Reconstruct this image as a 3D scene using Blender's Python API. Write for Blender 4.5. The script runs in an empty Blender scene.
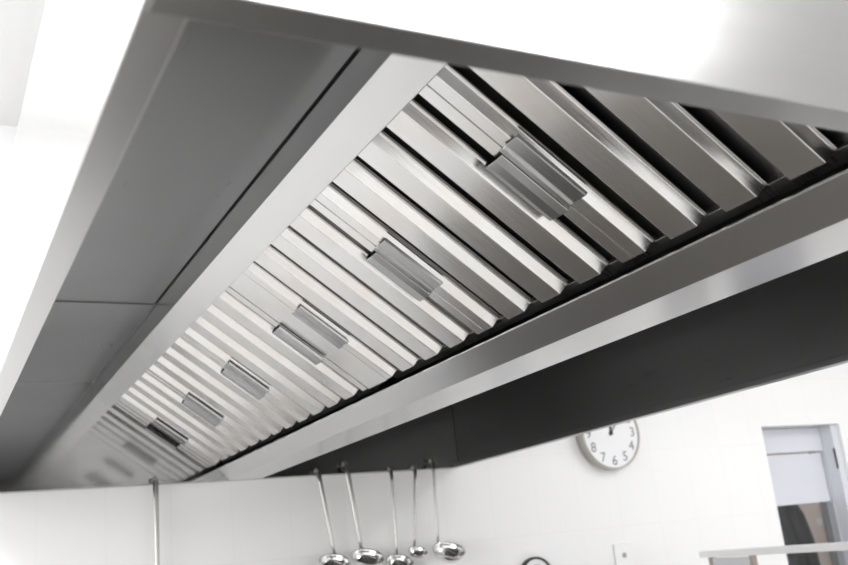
import bpy, bmesh, math, random
from mathutils import Matrix, Vector
random.seed(4)
H = 0.36            # metres per layout unit (height of the hood rim above eye level)
EYE = 1.60
PI = math.pi
scn = bpy.context.scene
C = scn.collection

def W(x, y, z):
    return Vector((x*H, y*H, EYE + z*H))

# ---------------------------------------------------------------- materials
def new_mat(name):
    m = bpy.data.materials.new(name); m.use_nodes = True
    nt = m.node_tree; b = nt.nodes['Principled BSDF']
    return m, nt, b

def plain(name, col, rough=0.5, metal=0.0, spec=None):
    m, nt, b = new_mat(name)
    b.inputs['Base Color'].default_value = (*col, 1)
    b.inputs['Roughness'].default_value = rough
    b.inputs['Metallic'].default_value = metal
    if spec is not None: b.inputs['Specular IOR Level'].default_value = spec
    return m

def steel(name, col, rough, scale=(3, 60, 60), amp=0.08, bump=0.02, stain=0.0, stain_col=(0.5, 0.42, 0.36), aniso=0.0):
    """brushed stainless steel: fine streaks drawn out along one object axis, faint smudges"""
    m, nt, b = new_mat(name)
    N, L = nt.nodes, nt.links
    b.inputs['Metallic'].default_value = 1.0
    tc = N.new('ShaderNodeTexCoord')
    mp = N.new('ShaderNodeMapping'); mp.inputs['Scale'].default_value = scale
    L.new(tc.outputs['Object'], mp.inputs['Vector'])
    n1 = N.new('ShaderNodeTexNoise'); n1.inputs['Scale'].default_value = 6; n1.inputs['Detail'].default_value = 4
    L.new(mp.outputs['Vector'], n1.inputs['Vector'])
    n2 = N.new('ShaderNodeTexNoise'); n2.inputs['Scale'].default_value = 5; n2.inputs['Detail'].default_value = 5
    L.new(tc.outputs['Object'], n2.inputs['Vector'])
    # roughness
    add = N.new('ShaderNodeMath'); add.operation = 'ADD'
    L.new(n1.outputs['Fac'], add.inputs[0]); L.new(n2.outputs['Fac'], add.inputs[1])
    mr = N.new('ShaderNodeMapRange'); mr.inputs['From Min'].default_value = 0.6; mr.inputs['From Max'].default_value = 1.4
    mr.inputs['To Min'].default_value = max(0.02, rough-amp); mr.inputs['To Max'].default_value = rough+amp
    L.new(add.outputs[0], mr.inputs['Value']); L.new(mr.outputs['Result'], b.inputs['Roughness'])
    # colour
    cr = N.new('ShaderNodeMapRange'); cr.inputs['From Min'].default_value = 0.3; cr.inputs['From Max'].default_value = 0.7
    cr.inputs['To Min'].default_value = 0.0; cr.inputs['To Max'].default_value = 1.0
    L.new(n1.outputs['Fac'], cr.inputs['Value'])
    mx = N.new('ShaderNodeMix'); mx.data_type = 'RGBA'
    mx.inputs['A'].default_value = (*[c*0.97 for c in col], 1); mx.inputs['B'].default_value = (*col, 1)
    L.new(cr.outputs['Result'], mx.inputs['Factor'])
    out = mx.outputs['Result']
    if stain > 0:
        n3 = N.new('ShaderNodeTexNoise'); n3.inputs['Scale'].default_value = 9; n3.inputs['Detail'].default_value = 3
        L.new(tc.outputs['Object'], n3.inputs['Vector'])
        s = N.new('ShaderNodeMapRange'); s.inputs['From Min'].default_value = 0.45; s.inputs['From Max'].default_value = 0.72
        s.inputs['To Max'].default_value = stain
        L.new(n3.outputs['Fac'], s.inputs['Value'])
        m2 = N.new('ShaderNodeMix'); m2.data_type = 'RGBA'
        L.new(s.outputs['Result'], m2.inputs['Factor']); L.new(out, m2.inputs['A'])
        m2.inputs['B'].default_value = (*stain_col, 1); out = m2.outputs['Result']
    L.new(out, b.inputs['Base Color'])
    if bump:
        bp = N.new('ShaderNodeBump'); bp.inputs['Strength'].default_value = bump; bp.inputs['Distance'].default_value = 0.002
        L.new(n1.outputs['Fac'], bp.inputs['Height']); L.new(bp.outputs['Normal'], b.inputs['Normal'])
    return m

M = {}
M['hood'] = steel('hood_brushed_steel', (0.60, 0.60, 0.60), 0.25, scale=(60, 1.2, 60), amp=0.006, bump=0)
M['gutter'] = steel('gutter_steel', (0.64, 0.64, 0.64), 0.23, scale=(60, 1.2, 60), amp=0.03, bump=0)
M['inner'] = steel('hood_inner_shaded_steel', (0.25, 0.25, 0.25), 0.30, scale=(60, 1.2, 60), amp=0.03, bump=0)  # same hood steel, with the shade of the interior put into its colour
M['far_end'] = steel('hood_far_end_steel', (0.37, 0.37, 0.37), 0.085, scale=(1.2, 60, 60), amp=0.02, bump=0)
M['gap'] = plain('slot_black', (0.01, 0.01, 0.01), 0.6)  # black for the slot beside the support channel
M['range_black'] = plain('range_dark_enamel', (0.15, 0.14, 0.13), 0.35)
M['range_body'] = plain('range_dark_steel', (0.3, 0.3, 0.3), 0.4, 0.6)
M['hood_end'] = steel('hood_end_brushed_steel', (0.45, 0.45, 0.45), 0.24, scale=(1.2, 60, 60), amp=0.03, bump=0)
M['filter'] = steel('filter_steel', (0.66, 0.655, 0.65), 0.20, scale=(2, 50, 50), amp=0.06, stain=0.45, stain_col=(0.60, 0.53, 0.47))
M['filter_in'] = steel('filter_inner_shaded_steel', (0.20, 0.197, 0.193), 0.32, scale=(2, 50, 50), amp=0.06, stain=0.5, stain_col=(0.12, 0.11, 0.1))  # shade in the gaps between baffles is put into this darker colour
M['frame'] = steel('filter_frame_steel', (0.30, 0.295, 0.29), 0.3, scale=(2, 50, 50), amp=0.06, bump=0)
M['handle'] = steel('filter_handle_steel', (0.36, 0.36, 0.36), 0.18, scale=(2, 60, 60), amp=0.03, bump=0)
M['chrome'] = plain('polished_steel', (0.74, 0.74, 0.73), 0.10, 1.0)
M['satin'] = plain('satin_steel', (0.50, 0.49, 0.47), 0.32, 1.0)
M['white'] = plain('white_paint', (0.86, 0.86, 0.86), 0.45)
M['door'] = plain('door_white_lacquer', (0.66, 0.675, 0.73), 0.35)
M['beige'] = plain('corridor_beige_paint', (0.78, 0.68, 0.62), 0.7)
M['grey'] = plain('corridor_grey_paint', (0.33, 0.34, 0.35), 0.6)
M['cloth'] = plain('dark_jacket_cloth', (0.018, 0.018, 0.02), 0.5)
M['black'] = plain('black_plastic', (0.02, 0.02, 0.02), 0.4)
M['face'] = plain('clock_face_white', (0.85, 0.85, 0.87), 0.4)
M['ink'] = plain('clock_ink_grey', (0.2, 0.2, 0.21), 0.5)
M['clockcase'] = plain('clock_case_silver', (0.45, 0.43, 0.40), 0.3, 1.0)
M['dialblue'] = plain('dial_grey_blue', (0.45, 0.45, 0.52), 0.5)
M['post'] = plain('rack_post_brown_grey', (0.36, 0.30, 0.27), 0.4, 0.4)
M['rackpanel'] = plain('rack_panel_grey', (0.62, 0.62, 0.64), 0.4)

def tile_mat():
    m, nt, b = new_mat('white_glazed_tile')
    N, L = nt.nodes, nt.links
    tc = N.new('ShaderNodeTexCoord')
    sx = N.new('ShaderNodeSeparateXYZ'); L.new(tc.outputs['Object'], sx.inputs[0])
    ad = N.new('ShaderNodeMath'); ad.operation = 'ADD'
    L.new(sx.outputs['X'], ad.inputs[0]); L.new(sx.outputs['Y'], ad.inputs[1])
    cb = N.new('ShaderNodeCombineXYZ'); L.new(ad.outputs[0], cb.inputs['X']); L.new(sx.outputs['Z'], cb.inputs['Y'])
    mp = N.new('ShaderNodeMapping'); mp.inputs['Location'].default_value = TILE_OFF
    L.new(cb.outputs[0], mp.inputs['Vector'])
    br = N.new('ShaderNodeTexBrick'); br.offset = 0.0; br.squash = 1.0
    br.inputs['Scale'].default_value = 1.0
    br.inputs['Brick Width'].default_value = 0.62*H; br.inputs['Row Height'].default_value = 0.335
    br.inputs['Mortar Size'].default_value = 0.0016; br.inputs['Mortar Smooth'].default_value = 0.4
    br.inputs['Color1'].default_value = (0.87, 0.87, 0.87, 1); br.inputs['Color2'].default_value = (0.86, 0.86, 0.865, 1)
    br.inputs['Mortar'].default_value = (0.825, 0.82, 0.815, 1)
    L.new(mp.outputs[0], br.inputs['Vector']); L.new(br.outputs['Color'], b.inputs['Base Color'])
    b.inputs['Roughness'].default_value = 0.16
    bp = N.new('ShaderNodeBump'); bp.inputs['Strength'].default_value = 0.25; bp.inputs['Distance'].default_value = 0.002; bp.invert = True
    L.new(br.outputs['Fac'], bp.inputs['Height']); L.new(bp.outputs['Normal'], b.inputs['Normal'])
    return m
TILE_OFF = (-(1.034*H) - 9.745*H, -(EYE+0.173*H), 0)
M['tile'] = tile_mat()

def floor_mat():
    m, nt, b = new_mat('floor_grey_tile')
    N, L = nt.nodes, nt.links
    tc = N.new('ShaderNodeTexCoord')
    br = N.new('ShaderNodeTexBrick'); br.offset = 0.0
    br.inputs['Scale'].default_value = 1.0; br.inputs['Brick Width'].default_value = 0.3; br.inputs['Row Height'].default_value = 0.3
    br.inputs['Mortar Size'].default_value = 0.004
    br.inputs['Color1'].default_value = (*FLOOR_COL, 1); br.inputs['Color2'].default_value = (*[c*1.1 for c in FLOOR_COL], 1)
    br.inputs['Mortar'].default_value = (*[c*0.6 for c in FLOOR_COL], 1)
    L.new(tc.outputs['Object'], br.inputs['Vector']); L.new(br.outputs['Color'], b.inputs['Base Color'])
    b.inputs['Roughness'].default_value = 0.5
    return m
FLOOR_COL = (0.44, 0.43, 0.42)
M['floor'] = floor_mat()

def glass_mat():
    m, nt, b = new_mat('clear_glass')
    b.inputs['Base Color'].default_value = (0.95, 0.97, 0.97, 1)
    b.inputs['Roughness'].default_value = 0.02
    b.inputs['Transmission Weight'].default_value = 1.0
    b.inputs['IOR'].default_value = 1.22
    return m
M['glass'] = glass_mat()

# ---------------------------------------------------------------- helpers
def tag(o, label=None, cat=None, group=None, kind=None):
    if label: o['label'] = label
    if cat: o['category'] = cat
    if group: o['group'] = group
    if kind: o['kind'] = kind
    return o

def empty(name, loc, rot=None):
    o = bpy.data.objects.new(name, None); C.objects.link(o)
    o.location = loc; o.empty_display_size = 0.05
    if rot: o.rotation_euler = rot
    return o

def obj(name, bm, mat, parent=None, smooth=False, bevel=0.0, seg=2):
    bmesh.ops.recalc_face_normals(bm, faces=bm.faces)
    me = bpy.data.meshes.new(name); bm.to_mesh(me); bm.free()
    me.materials.append(M[mat] if isinstance(mat, str) else mat)
    if smooth:
        for p in me.polygons: p.use_smooth = True
    o = bpy.data.objects.new(name, me); C.objects.link(o)
    if parent: o.parent = parent
    if bevel:
        md = o.modifiers.new('bevel', 'BEVEL'); md.width = bevel; md.segments = seg; md.limit_method = 'ANGLE'; md.angle_limit = math.radians(25)
    return o

def box(bm, x0, x1, y0, y1, z0, z1):
    vs = [bm.verts.new(p) for p in ((x0,y0,z0),(x1,y0,z0),(x1,y1,z0),(x0,y1,z0),(x0,y0,z1),(x1,y0,z1),(x1,y1,z1),(x0,y1,z1))]
    for f in ((0,1,2,3),(4,5,6,7),(0,1,5,4),(1,2,6,5),(2,3,7,6),(3,0,4,7)):
        bm.faces.new([vs[i] for i in f])
    return vs

def boxbm(*a):
    bm = bmesh.new(); box(bm, *a); return bm

def prism(bm, prof, a0, a1, axis):
    """closed profile [(p,q)] pushed along an axis; axis 'y': (p,q)=(x,z); 'x': (p,q)=(y,z)"""
    def pt(p, q, a): return (p, a, q) if axis == 'y' else (a, p, q)
    A = [bm.verts.new(pt(p, q, a0)) for p, q in prof]; B = [bm.verts.new(pt(p, q, a1)) for p, q in prof]
    n = len(prof)
    for i in range(n):
        bm.faces.new((A[i], A[(i+1) % n], B[(i+1) % n], B[i]))
    bm.faces.new(A); bm.faces.new(B[::-1])

def sheet_profile(pts, t, side=1):
    """offset an open polyline to a closed thin strip of thickness t"""
    n = len(pts); off = []
    for i in range(n):
        ds = []
        if i > 0: ds.append((pts[i][0]-pts[i-1][0], pts[i][1]-pts[i-1][1]))
        if i < n-1: ds.append((pts[i+1][0]-pts[i][0], pts[i+1][1]-pts[i][1]))
        ns = []
        for dx, dy in ds:
            l = math.hypot(dx, dy); ns.append((-dy/l*side, dx/l*side))
        nx = sum(a for a, _ in ns); ny = sum(b for _, b in ns); l = math.hypot(nx, ny)
        nx, ny = nx/l, ny/l
        k = 1.0/max(0.35, nx*ns[0][0]+ny*ns[0][1])
        off.append((pts[i][0]+nx*t*k, pts[i][1]+ny*t*k))
    return list(pts)+off[::-1]

def tube(bm, pts, r, n=10, ry=None, cap=True):
    """round (or flattened) bar along a polyline; r may be a list"""
    rings = []
    k = len(pts); up0 = Vector((0, 1, 0))
    for i, p in enumerate(pts):
        p = Vector(p)
        d = (Vector(pts[min(i+1, k-1)]) - Vector(pts[max(i-1, 0)])).normalized()
        a = up0 - d*up0.dot(d)
        if a.length < 1e-3: a = Vector((0, 0, 1)) - d*d.z
        a.normalize(); b = d.cross(a)
        rr = r[i] if isinstance(r, (list, tuple)) else r
        r2 = (ry[i] if isinstance(ry, (list, tuple)) else ry) if ry is not None else rr
        rings.append([bm.verts.new(p + a*r2*math.cos(2*PI*j/n) + b*rr*math.sin(2*PI*j/n)) for j in range(n)])
    for i in range(k-1):
        for j in range(n):
            bm.faces.new((rings[i][j], rings[i][(j+1) % n], rings[i+1][(j+1) % n], rings[i+1][j]))
    if cap:
        bm.faces.new(rings[0][::-1]); bm.faces.new(rings[-1])

def lathe(bm, prof, n=40, mat=None):
    """profile [(r,z)] turned round z"""
    mat = mat or Matrix.Identity(4); rings = []
    for r, z in prof:
        if r < 1e-6: rings.append([bm.verts.new(mat @ Vector((0, 0, z)))])
        else: rings.append([bm.verts.new(mat @ Vector((r*math.cos(2*PI*j/n), r*math.sin(2*PI*j/n), z))) for j in range(n)])
    for a, b in zip(rings, rings[1:]):
        for j in range(n):
            j2 = (j+1) % n
            if len(a) == 1 and len(b) == 1: continue
            if len(a) == 1: bm.faces.new((a[0], b[j], b[j2]))
            elif len(b) == 1: bm.faces.new((a[j], a[j2], b[0]))
            else: bm.faces.new((a[j], a[j2], b[j2], b[j]))

def struct(name, bm, mat):
    o = obj(name, bm, mat); o['kind'] = 'structure'; return o

# ---------------------------------------------------------------- the room (metres)
XL, XR, YN, YF, ZC = -2.0, 5.6, -2.6, 9.745*H, 3.30
T = 0.2
D0, D1, DZ = 10.58*H, 12.19*H, EYE + 1.35*H       # door opening
struct('floor', boxbm(XL-T, XR+1.2, YN-T, YF+2.2, -0.1, 0), 'floor')
struct('ceiling', boxbm(XL-T, XR+1.2, YN-T, YF+2.2, ZC, ZC+0.1), 'white')
REC = 0.27*H + 0.05
bm = bmesh.new()
box(bm, XL-T, D0, YF, YF+REC+0.04, 0, ZC); box(bm, D1, XR+T, YF, YF+REC+0.04, 0, ZC); box(bm, D0, D1, YF, YF+REC+0.04, DZ, ZC)
struct('wall_far', bm, 'tile')
# left wall with a window opening
WY0, WY1, WZ0, WZ1 = -1.6, 2.2, 0.95, 2.7
bm = bmesh.new()
box(bm, XL-T, XL, YN, WY0, 0, ZC); box(bm, XL-T, XL, WY1, YF, 0, ZC)
box(bm, XL-T, XL, WY0, WY1, 0, WZ0); box(bm, XL-T, XL, WY0, WY1, WZ1, ZC)
struct('wall_left', bm, 'tile')
bm = bmesh.new()
for z in (WZ0, WZ1-0.06): box(bm, XL-0.12, XL-0.06, WY0, WY1, z, z+0.06)
for k in range(4):
    y = WY0 + (WY1-WY0-0.06)*k/3; box(bm, XL-0.12, XL-0.06, y, y+0.06, WZ0+0.06, WZ1-0.06)
struct('window_1', bm, 'white')
struct('wall_right', boxbm(XR, XR+T, YN, YF, 0, ZC), 'tile')
struct('wall_near', boxbm(XL-T, XR+T, YN-T, YN, 0, ZC), 'tile')

# ---------------------------------------------------------------- the hood
XA, XB = 0.327, 5.57           # outer sides
YA, YB = 1.44, 9.735           # near and far outer ends
ZR, ZT, ZI = 1.0, 1.90, 2.03   # rim, shoulder, inner ceiling
mid = 2.985
mir = lambda x: 2*mid - x
hood = empty('range_hood', W(2.95, 5.6, 1.0))
tag(hood, 'long stainless steel extractor hood hung from above against the white tiled wall', 'extractor hood')
HO = hood.location
def hp(prof): return [(p*H, EYE+q*H) for p, q in prof]
def hadd(name, bm, mat, bevel=0.0, **k):
    o = obj(name, bm, mat, None, bevel=bevel, **k)
    o.data.transform(Matrix.Translation(-HO)); o.parent = hood
    return o
t = 0.012
# side panels: flange with upturned lip, outer face, sloping shoulder
def side(flip):
    pts = [(XA+0.088, ZR+0.045), (XA+0.088, ZR), (XA, ZR), (XA, ZT), (XA+0.30, ZI+0.03)]
    if flip: pts = [(XA+XB-p, q) for p, q in pts]
    bm = bmesh.new(); prism(bm, hp(sheet_profile(pts, t, 1 if flip else -1)), YA*H, YB*H, 'y'); return bm
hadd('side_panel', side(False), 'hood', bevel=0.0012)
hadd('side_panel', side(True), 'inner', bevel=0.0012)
def end(pts, s):
    bm = bmesh.new(); prism(bm, hp(sheet_profile(pts, t, s)), (XA+t)*H, (XB-t)*H, 'x'); return bm
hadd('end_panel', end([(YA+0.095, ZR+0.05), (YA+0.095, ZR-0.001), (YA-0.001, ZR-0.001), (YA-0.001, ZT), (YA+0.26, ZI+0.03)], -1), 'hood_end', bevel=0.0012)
hadd('end_panel', end([(YB-0.085, ZR+0.03), (YB-0.085, ZR-0.001), (YB+0.001, ZR-0.001), (YB+0.001, ZR+0.004), (YB-0.06, ZR+0.012), (YB-0.06, ZI+0.04)], 1), 'far_end', bevel=0.001)
# ceiling sheets inside the hood, lapped at a seam
def top_sheet(x0, x1, y0, y1, z): return boxbm(x0*H, x1*H, y0*H, y1*H, EYE+z*H, EYE+(z+t)*H)
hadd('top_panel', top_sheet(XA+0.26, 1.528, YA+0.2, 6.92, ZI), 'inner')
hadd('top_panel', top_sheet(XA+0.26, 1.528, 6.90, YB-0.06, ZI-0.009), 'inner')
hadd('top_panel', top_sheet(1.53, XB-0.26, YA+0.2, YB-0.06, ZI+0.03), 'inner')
hadd('slot_light_block', top_sheet(1.522, 1.545, YA+0.2, YB-0.06, ZI+0.012), 'gap')  # added black strip: stops light leaking through the slot and keeps it dark
# channels that carry the filters
ch = [(1.540, ZI+0.03), (1.540, 1.858), (1.685, 1.751), (1.700, 1.772), (1.60, 1.870), (1.60, ZI+0.03)]
for fl in (False, True):
    p = [(mir(a), b) for a, b in ch] if fl else ch
    bm = bmesh.new(); prism(bm, hp(p), (YA+0.03)*H, (YB-0.06)*H, 'y'); hadd('support_channel', bm, 'hood', bevel=0.0012)
# grease gutter
gp = [(2.690, 1.095), (2.850, 0.998), (3.200, 0.998), (3.280, 1.095)]
bm = bmesh.new(); prism(bm, hp(sheet_profile(gp, t, 1)), (YA+0.03)*H, (YB-0.06)*H, 'y'); hadd('grease_gutter', bm, 'gutter', bevel=0.0012)
# closed slope of the second bank
SL = 0.735
def zfil(x): return 0.985*1.865 + SL*(0.985*1.787 - x)
bp_ = [(mir(2.745), zfil(2.745)), (mir(1.66), zfil(1.66)+0.02), (mir(1.64), zfil(1.66)+0.03)]
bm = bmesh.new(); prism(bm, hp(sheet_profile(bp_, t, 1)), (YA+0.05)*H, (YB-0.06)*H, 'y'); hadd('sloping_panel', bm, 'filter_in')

# ---------------------------------------------------------------- baffle filters
TH = math.atan(SL)
PITCH, FW, FL = 0.312, 1.249, 1.278
RX = (0, TH, 0)
def fs(pts): return [(a*H, b*H) for a, b in pts]
def fprism(prof_yw, u0, u1, thick, s=1):
    """sheet bent to a (y, outward) profile and drawn down the slope; local x=slope, y=along hood, z=inward"""
    bm = bmesh.new()
    pr = sheet_profile([(y, -w) for y, w in prof_yw], thick, s)
    A = [bm.verts.new((u0*H, y*H, z*H)) for y, z in pr]; B = [bm.verts.new((u1*H, y*H, z*H)) for y, z in pr]
    n = len(pr)
    for i in range(n): bm.faces.new((A[i], A[(i+1) % n], B[(i+1) % n], B[i]))
    h = n//2
    for i in range(h-1):
        j, k = n-1-i, n-2-i
        bm.faces.new((A[i], A[i+1], A[k], A[j])); bm.faces.new((B[i], B[j], B[k], B[i+1]))
    return bm
def closed_end(bm, prof_yw, u, depth):
    """folded tab that closes the lower end of a baffle"""
    top = [bm.verts.new((u*H, y*H, -w*H)) for y, w in prof_yw]
    bot = [bm.verts.new(((u+0.022)*H, y*H, depth*H)) for y in (prof_yw[-1][0], prof_yw[0][0])]
    bm.faces.new(top + bot)
BD = 0.046; CH = 0.026; FB = 0.154; LIP = 0.012
def baffle_profile(y):   # y: near base edge
    return [(y-LIP, -BD), (y, -BD), (y+CH, 0), (y+CH+FB, 0), (y+2*CH+FB, -BD), (y+2*CH+FB+LIP, -BD)]
TK = 0.006
def make_filter():
    r = empty('baffle_filter', (0, 0, 0), RX)
    profs = []
    h1 = FB/2
    profs.append([(0.003, -BD), (0.003, 0), (h1, 0), (h1+CH, -BD), (h1+CH+LIP, -BD)])
    b0 = h1 + CH + (PITCH - FB - 2*CH)
    for k in range(3): profs.append(baffle_profile(b0 + k*PITCH))
    y = b0 + 3*PITCH
    profs.append([(y-LIP, -BD), (y, -BD), (y+CH, 0), (FW-0.003, 0), (FW-0.003, -BD)])
    for p in profs:
        bm = fprism(p, 0.0, FL, TK, 1); closed_end(bm, p, FL, BD)
        obj('baffle', bm, 'filter', r, bevel=0.0014)
    for k in range(4):
        c = h1 + CH + (PITCH - FB - 2*CH)/2 + k*PITCH
        p = [(c-0.098, -0.062), (c-0.080, -0.090), (c+0.080, -0.090), (c+0.098, -0.062)]
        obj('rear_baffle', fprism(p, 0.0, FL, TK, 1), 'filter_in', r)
    bm = bmesh.new()
    e = 0.004
    box(bm, FL*H, (FL+0.062)*H, e*H, (FW-e)*H, BD*H, 0.125*H)
    box(bm, -0.05*H, 0, e*H, (FW-e)*H, BD*H, 0.125*H)
    box(bm, 0, FL*H, e*H, 0.018*H, (BD+0.006)*H, 0.125*H)
    box(bm, 0, FL*H, (FW-0.018)*H, (FW-e)*H, (BD+0.006)*H, 0.125*H)
    obj('frame', bm, 'frame', r, bevel=0.0008)
    # grips: folded plates beside each joint
    u0, u1 = 0.545, 0.915
    lp = [(0.006, 0.004), (0.012, 0.022), (0.050, 0.030), (0.105, 0.028), (0.140, 0.016), (0.158, -0.008), (0.164, -0.034)]
    rp = [(FW-0.006, 0.024), (FW-0.030, 0.020), (FW-0.046, 0.010), (FW-0.122, 0.012), (FW-0.126, -0.001)]
    obj('grip', fprism(lp, u0, u1, 0.007, -1), 'handle', r, bevel=0.0012)
    obj('grip', fprism(rp, u0-0.02, u1-0.01, 0.007, 1), 'handle', r, bevel=0.0012)
    return r
flabels = [
 'nearest baffle filter of the hood, partly hidden behind its near rim',
 'second baffle filter from the near rim, ending beside the first pair of grips',
 'third baffle filter from the near rim, between the second grips and the blank plate',
 'baffle filter just beyond the wide blank plate in the row',
 'second to last baffle filter, next to the one at the far end of the hood',
 'last baffle filter, against the far end panel of the hood']
starts = [1.740, 2.989, 4.238, 5.790, 7.040, 8.290]
proto = make_filter()
def copy_tree(o, parent=None):
    c = o.copy(); C.objects.link(c)
    if parent: c.parent = parent
    for ch_ in list(o.children): copy_tree(ch_, c)
    return c
fx, fz = 1.66, zfil(1.66)
for i, y in enumerate(starts):
    o = proto if i == 0 else copy_tree(proto)
    o.location = W(fx, y, fz)
    tag(o, flabels[i], 'filter', 'baffle filters in the hood')
def blank(y0, y1, label):
    bm = bmesh.new()
    box(bm, -0.03*H, (FL+0.01)*H, 0.003*H, (y1-y0-0.003)*H, 0.004*H, 0.014*H)
    box(bm, -0.03*H, (FL+0.01)*H, 0.003*H, 0.012*H, 0.004*H, 0.09*H)
    box(bm, -0.03*H, (FL+0.01)*H, (y1-y0-0.012)*H, (y1-y0-0.003)*H, 0.004*H, 0.09*H)
    o = obj('blanking_plate', bm, 'filter', None, bevel=0.001)
    o.location = W(fx, y0, fz); o.rotation_euler = RX
    tag(o, label, 'plate', 'blanking plates between the filters'); return o
blank(5.487, 5.790, 'plain wide flat steel plate between the third and fourth baffle filters')
blank(9.539, YB-0.075, 'narrow flat steel strip closing the filter row at the far end panel')

# ---------------------------------------------------------------- things on the far wall
# clock
ck = empty('wall_clock', W(7.775, 9.745, 1.318)); tag(ck, 'round silver rimmed wall clock with white face partly hidden by the hood', 'clock')
R0 = 0.452*H; DP = 0.16*H
toY = Matrix.Rotation(PI/2, 4, 'X')     # local z -> -y
bm = bmesh.new()
lathe(bm, [(0, 0.001), (R0*0.97, 0.001), (R0*1.02, DP*0.35), (R0*1.02, DP*0.75), (R0, DP), (R0*0.965, DP*1.02), (R0*0.95, DP*0.86), (0, DP*0.86)], 64, toY)
obj('case', bm, 'clockcase', ck, smooth=False, bevel=0.0008)
bm = bmesh.new(); lathe(bm, [(0, DP*0.865), (R0*0.95, DP*0.865), (R0*0.95, DP*0.89), (0, DP*0.89)], 64, toY); face = obj('dial', bm, 'face', ck)
for k in range(1, 13):
    a = PI/2 - k*PI/6
    cu = bpy.data.curves.new('numeral', 'FONT'); cu.body = str(k); cu.size = 0.17*H; cu.extrude = 0.0006; cu.align_x = 'CENTER'; cu.align_y = 'CENTER'
    to = bpy.data.objects.new('numeral_text', cu); C.objects.link(to)
    bpy.context.view_layer.update()
    me = bpy.data.meshes.new_from_object(to.evaluated_get(bpy.context.evaluated_depsgraph_get()))
    bpy.data.objects.remove(to); me.materials.clear(); me.materials.append(M['ink'])
    o = bpy.data.objects.new('numeral', me); C.objects.link(o); o.parent = face
    o.rotation_euler = (PI/2, 0, 0); o.location = (math.cos(a)*R0*0.77, -DP*0.895, math.sin(a)*R0*0.77)
def hand(name, ang, ln, wd, off):
    a = math.radians(90-ang); dx, dz = math.cos(a), math.sin(a); nx, nz = -dz, dx
    pts = [(-0.15*ln, wd*0.7), (0.0, wd), (ln*0.75, wd*0.9), (ln, wd*0.15)]
    bm = bmesh.new(); L_ = []
    for y in (-off, -off-0.0012):
        L_.append([bm.verts.new((dx*p+nx*q, y, dz*p+nz*q)) for p, q in pts] + [bm.verts.new((dx*p-nx*q, y, dz*p-nz*q)) for p, q in pts[::-1]])
    n = len(L_[0])
    bm.faces.new(L_[0]); bm.faces.new(L_[1][::-1])
    for i in range(n): bm.faces.new((L_[0][i], L_[0][(i+1) % n], L_[1][(i+1) % n], L_[1][i]))
    obj(name, bm, 'black', ck)
hand('hour_hand', 3, R0*0.46, R0*0.04, DP*0.92); hand('minute_hand', 38, R0*0.70, R0*0.014, DP*0.96)
bm = bmesh.new(); lathe(bm, [(0, DP*0.89), (R0*0.06, DP*0.89), (R0*0.06, DP*1.0), (0, DP*1.01)], 20, toY); obj('hub', bm, 'black', ck)

# round dial low on the wall
dl = empty('wall_dial', W(6.46, 9.745, -0.30)); tag(dl, 'small dark rimmed round dial on the tiled wall, cut by the bottom of the picture', 'dial')
r_ = 0.225*H
bm = bmesh.new(); lathe(bm, [(0, 0.001), (r_, 0.001), (r_, 0.022), (r_*0.98, 0.026), (r_*0.90, 0.026), (r_*0.88, 0.016), (0, 0.016)], 48, toY); obj('rim', bm, 'black', dl)
bm = bmesh.new(); lathe(bm, [(0, 0.0162), (r_*0.88, 0.0162), (r_*0.88, 0.0185), (0, 0.0185)], 48, toY); obj('face', bm, 'face', dl)
bm = bmesh.new(); lathe(bm, [(0, 0.0186), (r_*0.62, 0.0186), (r_*0.60, 0.0205), (0, 0.0205)], 48, toY); obj('centre_disc', bm, 'dialblue', dl)
# wall socket
so = empty('wall_socket', W(7.79, 9.745, -0.17)); tag(so, 'small white wall socket with a grey centre below the clock', 'socket')
obj('plate', boxbm(-0.14*H, 0.14*H, -0.010, -0.001, -0.14*H, 0.14*H), 'white', so, bevel=0.003)
bm = bmesh.new(); lathe(bm, [(0, 0.0101), (0.032*H, 0.0101), (0.030*H, 0.0125), (0, 0.0125)], 24, toY); obj('insert', bm, plain('socket_grey', (0.35, 0.35, 0.37), 0.5), so)

# door with blind panel and clear glass
YD = YF + 0.27*H
door = empty('door_1', (0.5*(D0+D1), YD, 0)); door['kind'] = 'structure'
def dadd(name, bm, mat, bevel=0.0, parent=None):
    o = obj(name, bm, mat, None, bevel=bevel); o.data.transform(Matrix.Translation(-door.location)); o.parent = parent or door; return o
def zz(v): return EYE + v*H
PX0, PX1 = 10.80*H, 12.06*H
bm = bmesh.new()
box(bm, D0, PX0, YD, YD+0.045, 0.02, zz(1.345)); box(bm, PX1, D1-0.002, YD, YD+0.045, 0.02, zz(1.345))
box(bm, PX0, PX1, YD, YD+0.045, zz(0.99), zz(1.345)); box(bm, PX0, PX1, YD, YD+0.045, 0.02, 0.9)
dadd('leaf', bm, 'door', bevel=0.002)
dadd('blind_panel', boxbm(PX0+0.004, PX1-0.009, YD+0.012, YD+0.030, zz(0.25), zz(0.965)), 'door', bevel=0.002)
dadd('pane', boxbm(PX0, PX1, YD+0.018, YD+0.024, 0.9, zz(0.25)), 'glass')
dadd('frame_post', boxbm(D1-0.045, D1-0.001, YF+0.02, YD-0.001, 0.0, zz(1.349)), 'door', bevel=0.002)
hb = bmesh.new(); box(hb, D1-0.050, D1-0.0455, YF+0.021, YF+0.032, zz(0.70), zz(1.0)); dadd('hinge_plate', hb, 'black', bevel=0.001)
# corridor beyond the door
bm = bmesh.new(); box(bm, D0-0.9, 5.05, YF+0.8, YF+0.9, 0, ZC)
struct('wall_corridor', bm, 'beige')
struct('wall_corridor_side', boxbm(5.051, 6.7, YF+0.78, YF+0.9, 0, ZC), 'grey')

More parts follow.
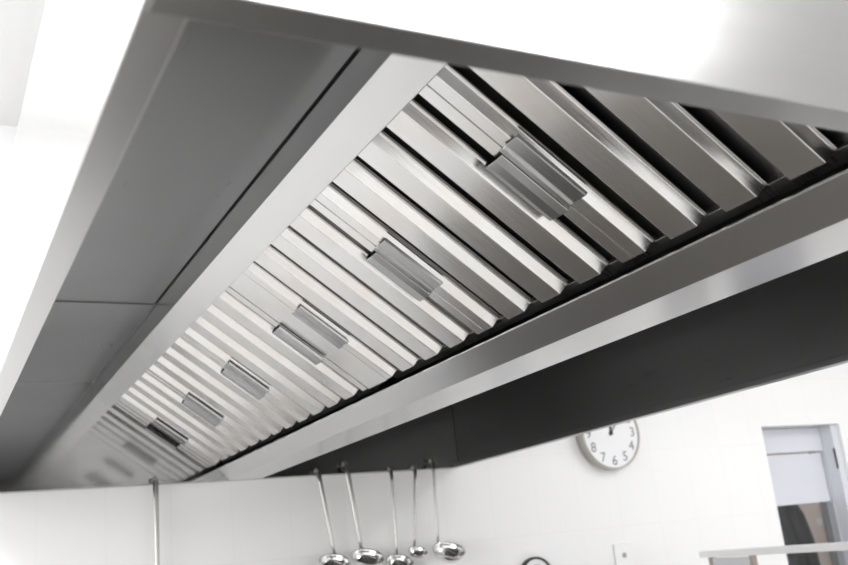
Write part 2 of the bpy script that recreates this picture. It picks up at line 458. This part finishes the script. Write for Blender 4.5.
sw = obj('light_switch', boxbm(-0.022, 0.022, -0.012, -0.001, -0.022, 0.022), 'white', None, bevel=0.003); sw.location = (5.01, YF+0.8, EYE-0.03*H)
tag(sw, 'small white light switch on the beige wall seen through the door glass', 'light switch')
# dark jacket hanging behind the glass
def jacket():
    bm = bmesh.new()
    pts = []
    prof = [(1.60+0.30, 0.05, 0.05), (1.85, 0.07, 0.06), (1.80, 0.16, 0.09), (1.72, 0.20, 0.11), (1.62, 0.215, 0.12), (1.53, 0.25, 0.13), (1.46, 0.29, 0.13), (1.2, 0.31, 0.14), (1.0, 0.31, 0.14)]
    rings = []
    n = 20
    for z, rx, ry in prof:
        rings.append([bm.verts.new((rx*math.cos(2*PI*j/n)*(1+0.04*math.sin(5*j+z*9)), ry*math.sin(2*PI*j/n)*(1+0.05*math.cos(3*j+z*13)), z-1.9)) for j in range(n)])
    for a, b in zip(rings, rings[1:]):
        for j in range(n): bm.faces.new((a[j], a[(j+1) % n], b[(j+1) % n], b[j]))
    bm.faces.new(rings[0][::-1]); bm.faces.new(rings[-1])
    return bm
jk = empty('jacket', (4.10, YF+0.40, 1.84)); tag(jk, 'dark padded jacket seen through the door glass', 'jacket')
o = obj('body', jacket(), 'cloth', jk, smooth=True); md = o.modifiers.new('s', 'SUBSURF'); md.levels = 1; md.render_levels = 2
bm = bmesh.new(); tube(bm, [(0.15, -0.02, -0.10), (0.20, -0.03, -0.22), (0.225, -0.05, -0.34), (0.25, -0.06, -0.62)], [0.06, 0.075, 0.065, 0.055], 14)
o = obj('sleeve', bm, 'cloth', jk, smooth=True)

st = empty('coat_stand', (4.10, YF+0.60, 0)); tag(st, 'slim dark coat stand holding the jacket behind the door glass', 'coat stand')
bm = bmesh.new(); tube(bm, [(0, 0, 0.03), (0, 0, 1.86)], 0.014, 12); obj('pole', bm, 'black', st)
bm = bmesh.new(); lathe(bm, [(0, 0), (0.17, 0), (0.17, 0.012), (0.03, 0.035), (0, 0.035)], 28); obj('foot', bm, 'black', st)
for sg in (-1, 1):
    bm = bmesh.new(); tube(bm, [(0, 0, 1.80), (0.03*sg, -0.02, 1.82), (0.04*sg, -0.035, 1.88)], 0.008, 8); obj('peg', bm, 'black', st)

# ---------------------------------------------------------------- ladles hooked over the far rim
YL = 9.55
def ladle(name, top, neck, bowl_r, bowl_dx, label, group, strip=0.026, tilt=0.5, bowl_z=None):
    """flat handle from hook (top x,z) to neck (x,z), round bowl in front of it"""
    (tx, tz), (nx, nz) = top, neck
    org = W(tx, YL, tz)
    r = empty(name, org); tag(r, label, 'ladle', group)
    L = lambda x, z, y=0.0: ((x-tx)*H, y*H, (z-tz)*H)
    bm = bmesh.new()
    pts = [L(tx+(nx-tx)*k/8, tz+(nz-tz)*k/8, -0.010*math.sin(PI*k/8)) for k in range(9)]
    tube(bm, pts, [strip*H*(1.0-0.35*k/8) for k in range(9)], 10, ry=[0.010*H]*9)
    obj('handle', bm, 'satin', r, smooth=True)
    bm = bmesh.new()
    hk = [L(tx, tz-0.01, 0.0), L(tx, tz+0.022, 0.012), L(tx, tz+0.034, 0.035), L(tx, tz+0.022, 0.060), L(tx, tz-0.01, 0.072)]
    tube(bm, hk, strip*0.8*H, 8, ry=0.008*H); obj('hook', bm, 'satin', r, smooth=True)
    # bowl: hemisphere, mouth tilted to the room
    R = bowl_r*H
    bz = nz - bowl_r*0.55 if bowl_z is None else bowl_z
    ctr = Vector(L(nx+bowl_dx, bz, -0.06-bowl_r*0.6))
    mat = Matrix.Translation(ctr) @ Matrix.Rotation(tilt, 4, 'X')
    prof = [(R*math.sin(a), -R*0.75*math.cos(a)+R*0.2) for a in [PI/2*k/10 for k in range(11)]]
    prof += [(R*1.03, R*0.21), (R*1.0, R*0.235)] + [(R*0.95*math.sin(a), -R*0.70*math.cos(a)+R*0.2) for a in [PI/2*k/10 for k in range(10, -1, -1)]]
    bm = bmesh.new(); lathe(bm, prof, 36, mat); obj('bowl', bm, 'chrome', r, smooth=True)
    bm = bmesh.new(); back = mat @ Vector((0, R*0.97, R*0.12))
    tube(bm, [L(nx, nz+0.02, 0), L(nx, nz-0.02, -0.005), tuple(Vector(L(nx, nz-0.05, -0.02))*0.5+back*0.5), tuple(back)], 0.014*H, 8); obj('neck', bm, 'satin', r, smooth=True)
    return r
G = 'ladles hooked on the hood rim'
ladle('soup_ladle', (3.781, 1.03), (3.900, 0.155), 0.160, -0.075, 'leftmost of the five steel ladles on the far rim, its handle leaning', G)
ladle('soup_ladle', (4.106, 1.085), (4.210, 0.175), 0.175, -0.02, 'second steel ladle from the left on the far rim, wide handle and big bowl', G, strip=0.03)
ladle('soup_ladle', (4.634, 1.00), (4.614, 0.085), 0.150, -0.06, 'middle steel ladle on the far rim, hanging lowest with a thin pale handle', G, strip=0.021)
ladle('soup_ladle', (4.931, 1.00), (4.83, 0.155), 0.105, -0.03, 'steel ladle with the smallest bowl, fourth from the left on the far rim', G, strip=0.022)
ladle('soup_ladle', (5.166, 1.07), (5.122, 0.165), 0.178, 0.03, 'rightmost steel ladle on the far rim, near the dark corner of the hood', G, strip=0.021)
ladle('long_ladle', (2.091, 1.02), (2.086, -0.25), 0.15, 0.0, 'long steel ladle handle hanging alone at the left of the far rim', 'single ladle at the left', strip=0.028)

# ---------------------------------------------------------------- rack in front of the door
p0 = Vector((8.661, 9.3)); dr = Vector((-0.300, -1.0))
dirv = dr.normalized(); nrm = Vector((dirv.y, -dirv.x))
rk = empty('kitchen_rack', (p0.x*H, p0.y*H, 0), (0, 0, math.atan2(dirv.y, dirv.x)))
tag(rk, 'pale metal rack with a long top bar and two posts in front of the door', 'rack')
zt = EYE - 0.222*H
obj('top_bar', boxbm(-0.01, 3.35*H, -0.012, 0.012, zt-0.028, zt), 'white', rk, bevel=0.003)
LP = dr.length*H
for a in (0.22*LP, 1.16*LP, 3.3*H-0.02):
    obj('post', boxbm(a-0.014, a+0.014, -0.010, 0.010, 0.0, zt-0.028), 'post', rk, bevel=0.002)
obj('side_panel', boxbm(0.22*LP+0.014, 1.16*LP-0.014, -0.006, 0.006, 0.5, zt-0.032), 'rackpanel', rk, bevel=0.001)
obj('shelf', boxbm(0.22*LP, 3.3*H, 0.006, 0.30, 0.70, 0.72), 'satin', rk, bevel=0.002)
for a in (0.22*LP, 3.3*H-0.02):
    obj('post', boxbm(a-0.014, a+0.014, 0.29, 0.318, 0.0, 0.75), 'post', rk, bevel=0.002)

# ---------------------------------------------------------------- unseen cooking range, added for dark reflections in the hood
cr = empty('unseen_cooking_range', (1.15, 2.05, 0)); tag(cr, 'unseen dark cooking range added below the extractor hood for its steel to reflect', 'cooking range')
obj('body', boxbm(-0.78, 0.78, -1.25, 1.25, 0.12, 0.86), 'range_body', cr, bevel=0.004)
obj('cooktop', boxbm(-0.80, 0.80, -1.27, 1.27, 0.86, 0.90), 'range_black', cr, bevel=0.004)
obj('plinth', boxbm(-0.72, 0.72, -1.2, 1.2, 0.0, 0.12), 'range_black', cr)
for gx in (-0.4, 0.4):
    for gy in (-0.9, -0.3, 0.3, 0.9):
        bm = bmesh.new()
        for q in (-0.2, 0.0, 0.2):
            box(bm, gx-0.25, gx+0.25, gy+q-0.008, gy+q+0.008, 0.901, 0.925)
        box(bm, gx-0.008, gx+0.008, gy-0.25, gy+0.25, 0.926, 0.94)
        obj('pan_grate', bm, 'range_black', cr)

# ---------------------------------------------------------------- lights
def area(name, loc, rot, sx, sy, power, col=(1, 1, 1)):
    l = bpy.data.lights.new(name, 'AREA'); l.shape = 'RECTANGLE'; l.size = sx; l.size_y = sy; l.energy = power; l.color = col
    o = bpy.data.objects.new(name, l); C.objects.link(o); o.location = loc; o.rotation_euler = rot
    return o
# daylight through the left window, and unseen fill lights added at the ceiling
area('window_daylight', (XL-0.02, (WY0+WY1)/2, (WZ0+WZ1)/2), (0, -PI/2, 0), WZ1-WZ0, WY1-WY0, 110, (1.0, 0.99, 0.97))
area('ceiling_fill', (-0.9, -0.9, ZC-0.03), (0, 0, 0), 0.6, 2.4, 55)
area('ceiling_fill', (1.1, -1.4, ZC-0.03), (0, 0, 0), 2.4, 0.7, 90)
area('ceiling_fill', (4.4, 0.6, ZC-0.03), (0, 0, 0), 0.6, 1.6, 62)
area('ceiling_fill', (-0.9, 2.4, ZC-0.03), (0, 0, 0), 0.5, 1.2, 32)
area('corridor_fill', (4.3, YF+0.9, ZC-0.03), (0, 0, 0), 0.5, 0.5, 45)  # added unseen fill that brightens the corridor
w = bpy.data.worlds.new('world'); scn.world = w; w.use_nodes = True
w.node_tree.nodes['Background'].inputs['Color'].default_value = (0.9, 0.95, 1, 1)
w.node_tree.nodes['Background'].inputs['Strength'].default_value = 1.0

# ---------------------------------------------------------------- camera
cam = bpy.data.cameras.new('camera'); co = bpy.data.objects.new('camera', cam); C.objects.link(co)
RR = Matrix(((0.883187, -0.040129, -0.467302), (-0.457996, -0.288547, -0.840821), (-0.101098, 0.956624, -0.273220)))
co.matrix_world = Matrix.Translation((0, 0, EYE)) @ RR.to_4x4()
cam.sensor_fit = 'HORIZONTAL'; cam.sensor_width = 36.0; cam.lens = 954.411*36/848
cam.shift_x = -1.863/848; cam.shift_y = 6.505/848
cam.clip_start = 0.02
cam.dof.use_dof = True; cam.dof.focus_distance = 1.75; cam.dof.aperture_fstop = 5.6
scn.camera = co
scn.view_settings.view_transform = 'Standard'; scn.view_settings.look = 'None'; scn.view_settings.gamma = 1.0
scn.view_settings.use_curve_mapping = False
scn.view_settings.exposure = -0.13
scn.cycles.use_denoising = True
scn.cycles.max_bounces = 12; scn.cycles.glossy_bounces = 8; scn.cycles.diffuse_bounces = 6
